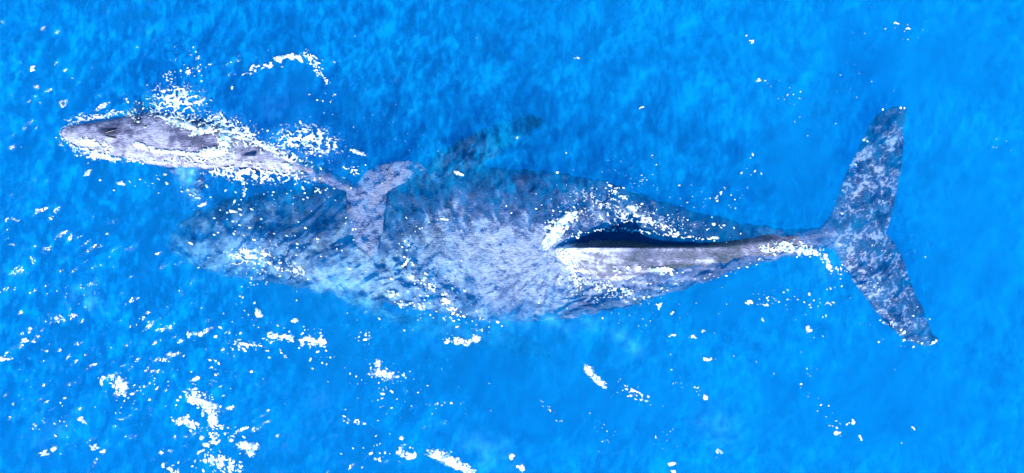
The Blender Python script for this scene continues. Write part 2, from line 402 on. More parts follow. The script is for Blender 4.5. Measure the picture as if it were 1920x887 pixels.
# flukes
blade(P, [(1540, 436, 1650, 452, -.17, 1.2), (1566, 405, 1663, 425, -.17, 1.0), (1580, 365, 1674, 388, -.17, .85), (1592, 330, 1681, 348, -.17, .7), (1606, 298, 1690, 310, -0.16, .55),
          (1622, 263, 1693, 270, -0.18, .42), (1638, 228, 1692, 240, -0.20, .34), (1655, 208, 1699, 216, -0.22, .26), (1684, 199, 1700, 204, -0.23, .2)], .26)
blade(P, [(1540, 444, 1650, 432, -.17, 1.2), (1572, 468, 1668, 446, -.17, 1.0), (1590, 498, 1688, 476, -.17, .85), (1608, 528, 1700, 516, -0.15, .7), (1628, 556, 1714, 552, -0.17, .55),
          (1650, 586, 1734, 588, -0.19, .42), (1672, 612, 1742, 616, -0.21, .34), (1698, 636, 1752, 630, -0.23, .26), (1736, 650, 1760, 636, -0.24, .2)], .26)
# pectoral flippers
blade(P, [(770, 350, 880, 380, -.55, 1.2), (800, 318, 868, 345, -.45, 1.0), (822, 296, 892, 322, -.42, .8), (862, 268, 926, 294, -.45, .65), (905, 246, 960, 270, -.5, .5), (948, 232, 990, 250, -.85, .4), (1000, 216, 1028, 225, -1.5, .2)], .3)
blade(P, [(620, 490, 720, 510, -.75, 1.2), (596, 516, 700, 545, -.8, 1.0), (640, 562, 720, 585, -1.2, .8), (760, 610, 800, 590, -2.2, .7), (880, 640, 910, 608, -3.2, .6), (960, 660, 980, 630, -4.0, .4), (1030, 670, 1036, 656, -4.8, .25)], .3)
# head knobs
rs = random.Random(4)
for q in np.linspace(0, 1, 9):
    P.ball(pw(352 + 210 * q, 446 + 5 * math.sin(q * 9), -.60 + .21 * q ** .8), .045)
    P.ball(pw(372 + 190 * q, 400 - 22 * q, -.72 + .18 * q), .05); P.ball(pw(372 + 190 * q, 494 + 22 * q, -.72 + .18 * q), .05)
mother = P.build('body', M_MOTHER, .026, 2)
def ragged(o, amp, zlo, seed):
    """wobble of the flanks as refracted by the waves, put into the shape"""
    me = o.data; n = len(me.vertices); co = np.zeros(n * 3, np.float32); me.vertices.foreach_get('co', co); co = co.reshape(-1, 3)
    k = amp * sm(zlo + .12, zlo, co[:, 2]) * sm(5.9, 5.3, co[:, 0])
    nx_ = fbm(co[:, 0] * 3.2, co[:, 1] * 3.2, seed, 3, .6); ny_ = fbm(co[:, 0] * 4.2, co[:, 1] * 2.2, seed + 5, 4, .65)
    co[:, 0] += k * nx_; co[:, 1] += k * ny_
    me.vertices.foreach_set('co', co.ravel()); me.update()
def mot_m(px, py, co):
    v = np.full(len(px), -.04)
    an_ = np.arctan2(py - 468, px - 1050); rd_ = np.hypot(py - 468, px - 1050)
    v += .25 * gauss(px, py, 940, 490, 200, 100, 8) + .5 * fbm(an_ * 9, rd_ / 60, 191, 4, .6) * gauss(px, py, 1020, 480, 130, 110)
    v += 1.0 * np.maximum(0, .13 - np.abs(perlin(px / 46 + .8 * fbm(px / 30, py / 30, 205, 2), py / 30, 204))) * gauss(px, py, 900, 480, 240, 130)  # pale lines on the back painted like caustics
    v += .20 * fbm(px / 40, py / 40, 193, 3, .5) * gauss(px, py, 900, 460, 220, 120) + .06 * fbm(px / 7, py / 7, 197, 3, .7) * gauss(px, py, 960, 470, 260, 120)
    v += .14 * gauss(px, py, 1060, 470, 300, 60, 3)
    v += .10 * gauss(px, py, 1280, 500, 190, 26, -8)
    v -= .12 * sm(1030, 1110, px) * sm(1560, 1450, px) * sm(52, 34, np.abs(py - 474)) + .25 * sm(1050, 1090, px) * sm(1390, 1340, px) * sm(466, 460, py) * sm(424, 436, py)  # second term: shade beyond the ridge painted as darker skin
    v += .9 * sm(1000, 700, px) * np.maximum(0, .10 - np.abs(fbm(px / 22, py / 18, 97, 4))) + .10 * sm(900, 640, px) + .10 * gauss(px, py, 470, 475, 110, 26, -6) + .30 * fbm(px / 26, py / 20, 199, 3, .5) * sm(900, 700, px) + .12 * gauss(px, py, 700, 520, 90, 40, 10)  # head: pale lines and patches of caustic light painted into the skin
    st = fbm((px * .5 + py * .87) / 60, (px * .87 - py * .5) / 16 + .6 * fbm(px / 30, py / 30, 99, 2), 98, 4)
    v += .55 * st * sm(640, 800, px) * sm(1420, 1250, px) * sm(470, 410, py)  # dark streaks of the refracting ripples, painted on the upper flank
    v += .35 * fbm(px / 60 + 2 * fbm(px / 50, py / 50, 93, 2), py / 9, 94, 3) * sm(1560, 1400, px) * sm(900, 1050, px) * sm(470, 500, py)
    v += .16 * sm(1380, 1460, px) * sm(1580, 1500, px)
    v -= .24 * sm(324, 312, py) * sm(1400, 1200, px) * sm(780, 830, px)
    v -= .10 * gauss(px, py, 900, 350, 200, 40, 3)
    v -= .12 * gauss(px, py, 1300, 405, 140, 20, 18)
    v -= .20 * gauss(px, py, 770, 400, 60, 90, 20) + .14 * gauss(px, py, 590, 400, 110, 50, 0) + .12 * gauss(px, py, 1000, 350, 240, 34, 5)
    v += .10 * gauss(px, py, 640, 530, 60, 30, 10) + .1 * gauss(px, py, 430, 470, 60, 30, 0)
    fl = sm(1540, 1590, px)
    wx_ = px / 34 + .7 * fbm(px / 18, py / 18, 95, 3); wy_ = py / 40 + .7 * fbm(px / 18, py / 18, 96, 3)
    caustic_net = np.maximum(np.maximum(0, 1 - 5.5 * np.abs(perlin(wx_, wy_, 91))), .8 * np.maximum(0, 1 - 6 * np.abs(perlin(wx_ * 1.7 + 9, wy_ * 1.7, 92))))  # pale web of wave-focused sunlight, painted into the fluke skin
    v += fl * (-.22 + .60 * caustic_net)
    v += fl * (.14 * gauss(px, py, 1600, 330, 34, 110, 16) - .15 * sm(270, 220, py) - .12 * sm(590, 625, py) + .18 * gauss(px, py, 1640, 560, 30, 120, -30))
    v += .12 * sm(5, 1.5, np.abs(py - 468)) * sm(1050, 1080, px) * sm(1390, 1340, px)  # painted highlight along the ridge crest
    return v
mottle_light_attr(mother, mot_m); ragged(mother, .10, -.06, 201)
def root(name, loc, label, cat):
    o = bpy.data.objects.new(name, None); S.collection.objects.link(o); o.location = loc; tag(o, label, cat); return o
def adopt(ch, par):
    ch.parent = par; ch.matrix_parent_inverse = par.matrix_basis.inverted()
r1 = root('adult_whale', (1.0, 0, -2.0), 'large grey adult whale awash, with dry ridged back and tail flukes spread', 'whale')
adopt(mother, r1)

# --- calf
CA = [(113, 246, 254, 250, .02, -.10, -.02), (120, 240, 262, 250, .09, -.2, -.02), (135, 235, 271, 251, .15, -.3, -.02), (160, 230, 279, 253, .20, -.42, -.03),
      (200, 224, 289, 254, .26, -.6, -.05), (240, 216, 299, 256, .29, -.72, -.08), (280, 210, 308, 259, .30, -.8, -.1), (320, 213, 315, 262, .29, -.85, -.1),
      (360, 220, 318, 268, .28, -.85, -.12), (400, 231, 320, 278, .25, -.8, -.12), (440, 246, 322, 287, .22, -.7, -.12), (480, 262, 324, 295, .17, -.6, -.12),
      (520, 278, 327, 303, .12, -.48, -.12), (560, 294, 332, 314, .07, -.38, -.12), (600, 311, 342, 327, .02, -.3, -.13), (640, 330, 356, 343, -.06, -.26, -.16), (672, 346, 368, 357, -.12, -.24, -.18), (700, 352, 366, 360, -.16, -.22, -.19)]
P = Parts()
xs, cols = smooth_tab(CA, 90, 2)
P.loft([body_ring(x, *[c_[i] for c_ in cols], pk=float(np.interp(x, [300, 420, 600], [0, .25, .4]))) for i, x in enumerate(xs)])
blade(P, [(664, 352, 716, 372, -.16, 1.1), (676, 342, 722, 362, -.16, 1.0), (694, 320, 742, 350, -.17, .8), (722, 308, 764, 338, -.17, .6), (752, 302, 784, 324, -.17, .45), (784, 302, 800, 315, -.17, .3)], .17)
blade(P, [(660, 348, 722, 362, -.16, 1.1), (654, 368, 722, 378, -.17, 1.0), (656, 396, 719, 402, -.17, .8), (662, 430, 716, 432, -.15, .6), (672, 458, 712, 458, -.18, .45), (692, 480, 709, 480, -.22, .3)], .17)
blade(P, [(262, 222, 312, 226, -.14, 1.1), (246, 204, 290, 214, -.12, .9), (256, 190, 290, 200, -.2, .6), (280, 178, 300, 186, -.3, .35)], .2)
blade(P, [(310, 308, 368, 308, -.3, 1.2), (334, 330, 384, 332, -.36, .9), (346, 352, 380, 354, -.5, .6), (360, 376, 374, 376, -.65, .3)], .2)
# dorsal fin
rings = []
for q in np.linspace(0, 1, 8):
    x0 = 428 + 34 * q; x1 = 480 - 4 * q; th = 3.4 * (1 - .5 * q)
    rings.append([pw(x0 + (x1 - x0) * (1 - math.cos(a)) / 2, 291 + 8 * (x0 - 440) / 40 * .3 + th * math.sin(a), .12 + .2 * q) for a in np.linspace(0, 2 * math.pi, 12, endpoint=False)])
P.loft(rings)
# blow hole mound and tubercles on the snout
rings = []
for q in np.linspace(0, 1, 9):
    x = 172 + 48 * q; hw = 11 * math.sin(math.pi * min(1, .12 + .8 * q)); z = .17 + .13 * math.sin(math.pi * min(1, .1 + .7 * q))
    rings.append([pw(x, 251 + hw * math.cos(a), z - .06 + .06 * math.sin(a)) for a in np.linspace(0, 2 * math.pi, 12, endpoint=False)])
P.loft(rings)
for (x, y) in [(134, 247), (145, 246), (143, 255), (154, 240), (158, 262), (168, 246), (172, 268), (186, 234), (190, 276), (152, 251), (176, 256)]:
    P.ball(pw(x, y, float(np.interp(x, [113, 135, 160, 200], [.05, .125, .165, .22])) - .02 - .0016 * abs(y - 250)), .028)
calf = P.build('body', M_CALF, .02, 2)
def mot_c(px, py, co):
    v = np.full(len(px), .13) + (.22 * fbm(px / 30, py / 11, 96, 4) + .2 * fbm(px / 14, py / 14, 92, 3)) * sm(620, 520, px) - .06 * sm(480, 600, px)
    v -= .12 * gauss(px, py, 350, 252, 34, 22, 8)
    v -= .20 * gauss(px, py, 255, 225, 20, 12, 60)
    v += .14 * gauss(px, py, 185, 275, 60, 12, 14)
    v += .30 * sm(640, 690, px) + .04
    v += .08 * gauss(px, py, 560, 312, 80, 14, 20)
    v -= .42 * gauss(px, py, 205, 245, 20, 10, 5)
    rim = sm(.09, .02, co[:, 2]) * sm(260, 200, px) * sm(-.2, 0, co[:, 2])
    return v + .3 * rim
co_ = np.zeros(len(calf.data.vertices) * 3, np.float32)
mottle_light_attr(calf, mot_c); ragged(calf, .05, -.03, 231)
LOW = .55
calf.data.vertices.foreach_get('co', co_); co_ = co_.reshape(-1, 3); co_[:, 2] = np.where(co_[:, 2] > 0, co_[:, 2] * LOW, co_[:, 2]); calf.data.vertices.foreach_set('co', co_.ravel()); calf.data.update()
r2 = root('whale_calf', (-5.5, 1.7, -.8), 'small grey whale calf breaking the surface in white foam beside the adult\'s head', 'whale')
adopt(calf, r2)
for sgn in (-1, 1):
    Q = Parts(); rings = []
    for q in np.linspace(0, 1, 10):
        x = 196 + 22 * q; y = 251 + sgn * (2.0 + 6.0 * q ** .8); t_ = 1.6 * math.sin(math.pi * (.12 + .76 * q)) + .3
        rings.append([pw(x, y + t_ * math.cos(a), .162 - .002 * q + .014 * math.sin(a)) for a in np.linspace(0, 2 * math.pi, 10, endpoint=False)])
    Q.loft(rings)
    b = Q.build('blowhole', M_DARK, .006, 1); adopt(b, r2)

# ------------------------------------------------------------------ foam, and glints modelled as white flecks, drawn on a one-centimetre field
FW, FH = 1920, 887
fx, fy = np.meshgrid(np.arange(FW) + .5, np.arange(FH) + .5)
rng = np.random.RandomState(7)
def blank(): return np.full((FH, FW), -1.0)
def blob(F, x, y, rx, ry, an):
    rx *= .84; ry *= .84
    m = int(max(rx, ry) * 1.6 + 2); x0, x1 = max(0, int(x) - m), min(FW, int(x) + m + 1); y0, y1 = max(0, int(y) - m), min(FH, int(y) + m + 1)
    if x0 >= x1 or y0 >= y1: return
    dx = fx[y0:y1, x0:x1] - x; dy = fy[y0:y1, x0:x1] - y
    c_, s_ = math.cos(an), math.sin(an)
    u = (dx * c_ + dy * s_) / rx; v = (-dx * s_ + dy * c_) / ry
    F[y0:y1, x0:x1] = np.maximum(F[y0:y1, x0:x1], 1 - (u * u + v * v))
def stroke(F, pts, spread, n, r0, r1, elong=1.6, ang=None):
    p = np.array(pts, float); seg = np.hypot(*np.diff(p, axis=0).T) if len(p) > 1 else np.array([0.]); cs = np.concatenate([[0], np.cumsum(seg)])
    for _ in range(n):
        s = rng.rand() * cs[-1] if cs[-1] > 0 else 0
        x = np.interp(s, cs, p[:, 0]) if len(p) > 1 else p[0, 0]; y = np.interp(s, cs, p[:, 1]) if len(p) > 1 else p[0, 1]
        q = rng.randn(2) * spread
        rr = r0 + (r1 - r0) * rng.rand() ** 3.4
        a = R(ang) if ang is not None else rng.rand() * 3.14
        a += rng.randn() * .35
        e = 1 + (elong - 1) * rng.rand()
        blob(F, x + q[0] , y + q[1] , rr * e, rr, a)
lump = fbm(fx / 22, fy / 22, 141, 4)
spk = fbm(fx / 6.5, fy / 4.6, 171, 3, .55); spk2 = fbm(fx / 4.4, fy / 3.6, 175, 2, .5)
def cloud(F, cx, cy, sx, sy, an, n, r0, r1, elong=1.6, ang=None):
    """broken flecks: fine noise cut off at a level that falls toward the middle of the patch"""
    dens = n * (r1 * .55) ** 2 / (6.3 * max(sx * sy, 1))
    g = gauss(fx, fy, cx, cy, sx * 2.0, sy * 2.0, an) * (1 + 1.4 * lump)
    if sx * sy > 6000: return
    t = .60 - .42 * np.clip(g * min(1.0, dens * 2.4 + (.36 if sx * sy < 1600 else .2)), 0, 1.05)
    q = (spk if r1 > 2 else spk2) - t
    np.maximum(F, np.minimum(q * 5, 1), out=F, where=(g > .10) & (q > -.1))
    if True:
        a = R(an)
        for (u, v) in rng.randn(n // 2 if n < 130 else n // 6, 2) * (sx, sy):
            rr = r0 + (r1 - r0) * rng.rand() ** 2.2
            blob(F, cx + u * math.cos(a) - v * math.sin(a), cy + u * math.sin(a) + v * math.cos(a), rr * (1 + rng.rand()), rr, (R(ang) if ang is not None else rng.rand() * 3))
warpx = 5 * fbm(fx / 14, fy / 14, 101, 3); warpy = 5 * fbm(fx / 14, fy / 14, 111, 3)
lacen = 1 - 5.5 * np.abs(fbm((fx + warpx) / 15, (fy + warpy) / 13, 121, 3, .45))     # web of bubbles
grain = fbm(fx / 5, fy / 5, 131, 3)
grain2 = fbm(fx / 2.7, fy / 2.7, 161, 2)
def lace(F, cx, cy, rx, ry, an, gain=1.0):
    g = gauss(fx, fy, cx, cy, rx * 1.25, ry * 1.25, an) * gain
    np.maximum(F, np.minimum(lacen + .4 * lump + (g - .78) * 1.5, (g - .3) * 2), out=F)
def solid(F, cx, cy, rx, ry, an, rag=1.3):
    g = gauss(fx, fy, cx, cy, rx, ry, an)
    np.maximum(F, (g - .45) * 2 + rag * lump * .9 + .5 * grain, out=F, where=g > .12)

zw, _ = wave((fx - 960) / 100, (443.5 - fy) / 100)
# top of the whales as seen from straight above, so that foam lies on skin where skin is dry
def top_height(objs):
    T = np.full((FH, FW), -9.0)
    for o in objs:
        me = o.data; n = len(me.vertices); co = np.zeros(n * 3, np.float32); me.vertices.foreach_get('co', co); co = co.reshape(-1, 3)
        m = co[:, 2] > -.15; co = co[m]
        ix = np.round(co[:, 0] * 100 + 960).astype(int); iy = np.round(443.5 - co[:, 1] * 100).astype(int)
        for dx in range(-2, 3):
            for dy in range(-2, 3):
                a = np.clip(ix + dx, 0, FW - 1); b = np.clip(iy + dy, 0, FH - 1); np.maximum.at(T, (b, a), co[:, 2])
    return T
TOP = top_height([mother, calf])
ZS = np.maximum(zw, TOP + .002)
for _ in range(2):
    ZS[1:-1, 1:-1] = np.maximum(ZS[1:-1, 1:-1], (ZS[:-2, 1:-1] + ZS[2:, 1:-1] + ZS[1:-1, :-2] + ZS[1:-1, 2:]) / 4)

def foam_sheet(name, F, label, rise=.028, up=None, ZS=ZS):
    F = F + (.40 * grain + .45 * grain2) * (F > -.9)
    keep = F > -.32
    cell = keep[:-1, :-1] & keep[:-1, 1:] & keep[1:, 1:] & keep[1:, :-1]
    cy, cx = np.nonzero(cell)
    used = np.zeros((FH, FW), bool)
    for a in (0, 1):
        for b in (0, 1): used[cy + a, cx + b] = True
    ids = np.full((FH, FW), -1, np.int64); uy, ux = np.nonzero(used); ids[uy, ux] = np.arange(len(uy))
    f = F[uy, ux]
    z = ZS[uy, ux] + .004 + rise * np.sqrt(np.clip(f, 0, 1))
    if up is not None: z = z + up[uy, ux] * np.clip(f * 2, 0, 1)
    Vv = np.stack([(ux + .5 - 960) / 100, (443.5 - uy - .5) / 100, z], -1)
    Fc = np.stack([ids[cy, cx], ids[cy + 1, cx], ids[cy + 1, cx + 1], ids[cy, cx + 1]], -1)
    o = mesh_np(name, Vv, Fc, M_FOAM, True, {'thickness': f})
    return tag(o, label, 'foam', kind='stuff')

# foam and spray about the calf, and its flank sheen modelled as white bands
F = blank()
lace(F, 335, 186, 40, 22, 5, 1.1); lace(F, 300, 200, 30, 12, -30, .8); lace(F, 580, 262, 46, 22, 12, 1.0); lace(F, 545, 262, 30, 14, -20, .9)
lace(F, 340, 225, 50, 14, 15, 1.05); lace(F, 430, 245, 60, 20, 20, 1.0); lace(F, 480, 268, 60, 12, 20, .8); lace(F, 400, 302, 150, 8, 4, .6)
lace(F, 545, 296, 40, 8, 20, .9); lace(F, 170, 285, 60, 7, 14, .8); lace(F, 200, 216, 70, 5, -6, .8); lace(F, 480, 326, 90, 14, 4, .9); lace(F, 180, 268, 36, 8, 14, .8)
solid(F, 425, 262, 17, 38, -4, .6); solid(F, 405, 288, 36, 12, 0, .9); solid(F, 345, 232, 36, 9, 18, 1.0); solid(F, 385, 244, 32, 9, -20, 1.0); solid(F, 408, 224, 7, 20, 22, .9)
solid(F, 270, 275, 24, 8, 20, 1.1); solid(F, 330, 287, 60, 5, 4, 1.2); solid(F, 450, 254, 26, 12, 20, 1.2); solid(F, 172, 268, 22, 7, 14, 1.2); solid(F, 500, 276, 28, 7, 22, 1.3)
solid(F, 180, 291, 26, 3.5, 12, 1); solid(F, 205, 297, 26, 3.5, 5, 1.2); solid(F, 540, 312, 14, 6, 20, 1.3)  # white bands low on the flank model its bright reflection
# bright lip of water round the snout
stroke(F, [(170, 222), (140, 228), (120, 238), (113, 250), (120, 263), (140, 276), (175, 290), (220, 302)], 1.0, 170, .7, 1.9, 2.6)
stroke(F, [(135, 231), (180, 221), (235, 211)], 2.2, 110, .7, 2.6, 1.6); stroke(F, [(236, 300), (300, 306), (380, 306), (420, 300)], 2.4, 90, .8, 2.4, 2.6, 4)
stroke(F, [(228, 212), (248, 216), (262, 232)], 1.5, 50, .8, 2.2)
cloud(F, 335, 180, 36, 16, 0, 150, .8, 3.2); cloud(F, 420, 236, 55, 14, 18, 110, .8, 2.6); cloud(F, 560, 262, 46, 18, 10, 200, .8, 3.2, 1.8)
cloud(F, 300, 215, 50, 14, 0, 150, .7, 3); cloud(F, 590, 285, 36, 14, 16, 70, .7, 2.6); cloud(F, 250, 196, 30, 12, -20, 50, .7, 2.6)
stroke(F, [(310, 145), (345, 140), (382, 135)], 5, 60, .8, 3, 2); cloud(F, 350, 108, 20, 12, -10, 26, .7, 2.4); cloud(F, 375, 135, 10, 8, 0, 26, .7, 2.2)
stroke(F, [(460, 140), (485, 128), (520, 118)], 4, 60, .8, 3.6, 2.4, -25); stroke(F, [(515, 112), (545, 106), (568, 111)], 2.4, 70, 1.2, 4.2, 2.6, 4)
stroke(F, [(572, 98), (592, 120), (608, 128)], 4, 60, 1, 3.6, 2.2, 40); stroke(F, [(590, 130), (605, 142), (618, 158)], 3, 36, .8, 2.8, 1.8, 50); cloud(F, 480, 120, 24, 12, -10, 36, .7, 2.2)
cloud(F, 598, 188, 14, 8, 20, 30, .7, 2.4); cloud(F, 600, 215, 16, 8, 0, 16, .6, 1.8); cloud(F, 550, 105, 40, 7, 6, 30, .6, 1.8)
solid(F, 672, 285, 16, 4.5, 18, .8); stroke(F, [(645, 312), (672, 322)], 3, 24, .8, 2.8, 2.2, 22); blob(F, 628, 177, 4, 1.6, .1); cloud(F, 670, 320, 16, 7, 0, 20, .6, 2)
# below the calf: drops and webs
solid(F, 166, 323, 10, 5, -40, .8); solid(F, 226, 343, 10, 4, 10, .8); cloud(F, 145, 292, 5, 3, 0, 6, 1, 3); stroke(F, [(165, 296), (210, 290)], 3, 40, 1, 3.4, 2, -6)
cloud(F, 295, 346, 16, 6, 0, 14, 1.2, 3.4, 2.2, 0); cloud(F, 292, 329, 10, 3, 0, 6, 1.2, 3, 2.4, 0); cloud(F, 250, 345, 40, 10, 4, 16, .8, 2.6, 2, 0)
stroke(F, [(435, 318), (455, 335), (462, 350), (458, 372)], 1.6, 90, 1, 3, 2); stroke(F, [(455, 322), (480, 330), (500, 335)], 2, 46, .8, 2.8, 2); stroke(F, [(515, 345), (505, 330)], 3, 22, .8, 3)
cloud(F, 470, 350, 60, 24, 0, 120, .7, 3.2, 1.8); cloud(F, 560, 372, 50, 12, 0, 60, .7, 2.6, 1.8, 20); cloud(F, 620, 358, 20, 6, 0, 20, .7, 2.4); cloud(F, 600, 345, 40, 14, 0, 20, .6, 2)
stroke(F, [(340, 352), (382, 384)], 4, 22, .8, 3, 2, 20); solid(F, 382, 383, 10, 4, -25, .7)
spray = np.zeros((FH, FW))
for (cx, cy, rx, ry, an, h_) in [(425, 262, 16, 36, -4, .16), (345, 230, 40, 10, 18, .05), (405, 235, 10, 22, 22, .10), (450, 256, 30, 14, 20, .07), (405, 288, 30, 10, 0, .05)]:
    spray = np.maximum(spray, h_ * gauss(fx, fy, cx, cy, rx, ry, an))
spray = .45 * spray * (1 + .9 * fbm(fx / 9, fy / 9, 151, 3))
T2 = ZS.copy()
for _ in range(40):
    T2[1:-1, 1:-1] = np.maximum(ZS[1:-1, 1:-1], (T2[:-2, 1:-1] + T2[2:, 1:-1] + T2[1:-1, :-2] + T2[1:-1, 2:] + T2[1:-1, 1:-1]) / 5)
foam_sheet('calf_foam_sheen', F, 'dense white foam and spray churned up around the calf, with its flank sheen modelled in', .028, spray, T2)

# foam at the adult whale, and glints over its head modelled as flecks
F = blank()
solid(F, 1040, 438, 14, 36, 35, .8); solid(F, 1062, 410, 10, 24, 38, 1.1); cloud(F, 1045, 430, 16, 22, 30, 120, .8, 3.6); stroke(F, [(1030, 456), (1050, 425), (1078, 402)], 4, 80, 1, 5, 2, -50)
solid(F, 1068, 492, 26, 5, 68, 1.3); stroke(F, [(1050, 472), (1068, 500), (1095, 535)], 4, 100, .7, 3, 2, 55)
stroke(F, [(1048, 458), (1080, 438), (1120, 433), (1160, 431), (1200, 434), (1250, 440), (1300, 446), (1345, 448)], 2.2, 260, .7, 2.6, 2, 5)
lace(F, 1180, 408, 90, 14, 6, .66); lace(F, 1130, 380, 60, 22, 20, .5); solid(F, 1240, 505, 26, 6, 6, 1.4); stroke(F, [(1150, 508), (1200, 506), (1262, 512)], 4, 70, .7, 3, 2, 4)
cloud(F, 1180, 392, 70, 16, 14, 60, .7, 2.6); solid(F, 1185, 390, 12, 8, 0, 1.3); cloud(F, 1160, 360, 18, 6, 20, 40, .8, 3.8, 2, 20); stroke(F, [(1145, 355), (1175, 372)], 3, 30, 1, 4, 2, 30)
cloud(F, 1090, 385, 50, 20, 0, 60, .6, 2); stroke(F, [(1210, 415), (1250, 425), (1270, 442)], 4, 80, .8, 3, 1.8, 35); solid(F, 1340, 445, 12, 4, 6, .9); blob(F, 1338, 420, 5, 4, 0); blob(F, 1357, 422, 4, 3, 0)
cloud(F, 1290, 420, 60, 14, 12, 70, .6, 2.4); lace(F, 1120, 540, 90, 20, 14, .52); cloud(F, 1170, 535, 90, 16, -6, 90, .6, 2.0, 1.8, -10); stroke(F, [(1145, 535), (1190, 555)], 4, 36, .8, 3.6, 2, 25)
stroke(F, [(1200, 560), (1300, 528), (1380, 505), (1440, 482)], 4, 110, .6, 2.4, 2, -20)
stroke(F, [(1430, 470), (1470, 462), (1500, 470), (1530, 474), (1545, 480)], 3.6, 240, .7, 3, 2, 5); lace(F, 1470, 462, 44, 10, -4, .9); lace(F, 1500, 468, 40, 10, 4, .8)
stroke(F, [(1540, 478), (1552, 492), (1560, 512)], 3.6, 60, .9, 4, 1.6, 60); cloud(F, 1575, 505, 7, 16, 0, 26, .8, 3)
cloud(F, 960, 470, 110, 70, 0, 200, .5, 1.6, 1.4); cloud(F, 900, 400, 90, 34, 0, 60, .5, 1.8); blob(F, 858, 324, 10, 5, .5); blob(F, 1045, 323, 4, 3, 0); blob(F, 866, 327, 6, 3.5, .5)
cloud(F, 760, 480, 16, 40, 10, 40, .7, 2.6); stroke(F, [(755, 500), (765, 487), (778, 498)], 1, 36, 1.2, 3.4); solid(F, 772, 520, 12, 6, 35, 1); solid(F, 796, 522, 9, 5, -30, 1)
stroke(F, [(760, 455), (790, 425), (840, 412)], 5, 30, .7, 2.6); blob(F, 832, 411, 9, 2.4, .1)
cloud(F, 810, 548, 60, 20, 22, 210, .8, 3.6, 2.6, 25); stroke(F, [(725, 545), (760, 572), (800, 575)], 5, 80, 1, 4, 2.2, 25); stroke(F, [(830, 565), (860, 592)], 4, 36, 1, 4, 2.2, 35); stroke(F, [(790, 530), (850, 575)], 7, 60, .8, 3.4, 2.6, 30)
for a_ in range(10):
    t_ = R(60 + 9 * a_ % 200); x_ = 1060 + 40 * rng.rand(); y_ = 470 + 20 * rng.rand(); l_ = 30 + 60 * rng.rand()
    stroke(F, [(x_, y_), (x_ + l_ * .6 * rng.rand(), y_ + l_)], 1.5, 12, .5, 1.6, 2.5, 60)
# over the submerged head: foam, and glints modelled as flecks 
solid(F, 468, 470, 22, 4.5, -3, 1); solid(F, 496, 476, 10, 3.4, 12, 1); solid(F, 542, 506, 9, 3.4, 28, .7); cloud(F, 500, 440, 70, 26, 8, 110, .7, 3.4, 2.2, 25); cloud(F, 480, 500, 40, 18, 5, 70, .7, 2.8, 2, -20)
cloud(F, 590, 455, 40, 16, 20, 60, .7, 2.8, 2.2, 30); cloud(F, 430, 400, 40, 18, 10, 40, .8, 3, 2, 15); solid(F, 438, 396, 8, 3, 10, .8); cloud(F, 665, 445, 7, 24, -10, 30, .7, 2.8)
lace(F, 470, 480, 50, 22, -8, .72); lace(F, 545, 500, 50, 16, 12, .55); cloud(F, 520, 520, 60, 14, 6, 50, .6, 2.2, 1.8)
# on the flukes
for (x, y, r) in [(1655, 205, 3), (1688, 202, 4), (1695, 203, 3), (1619, 262, 4), (1626, 265, 3), (1579, 400, 4), (1720, 575, 3), (1750, 642, 5), (1756, 638, 4), (1696, 622, 4), (1672, 604, 4), (1743, 598, 2.4), (1712, 592, 3)]: blob(F, x, y, r, r * .8, rng.rand() * 3)
cloud(F, 1655, 560, 14, 60, -30, 50, .5, 2); cloud(F, 1660, 470, 36, 24, 0, 44, .5, 1.8); cloud(F, 1620, 380, 20, 60, 14, 40, .5, 1.7); stroke(F, [(1606, 290), (1590, 340), (1570, 400)], 3, 30, .6, 2); stroke(F, [(1660, 600), (1700, 640), (1745, 648)], 4, 50, .7, 2.8)
cloud(F, 1470, 300, 1, 1, 0, 1, 1, 1)
foam_sheet('whale_foam_glints', F, 'white foam and flecks washing over the adult whale\'s back and head', .02)  # foam, and glints over the head modelled as white flecks

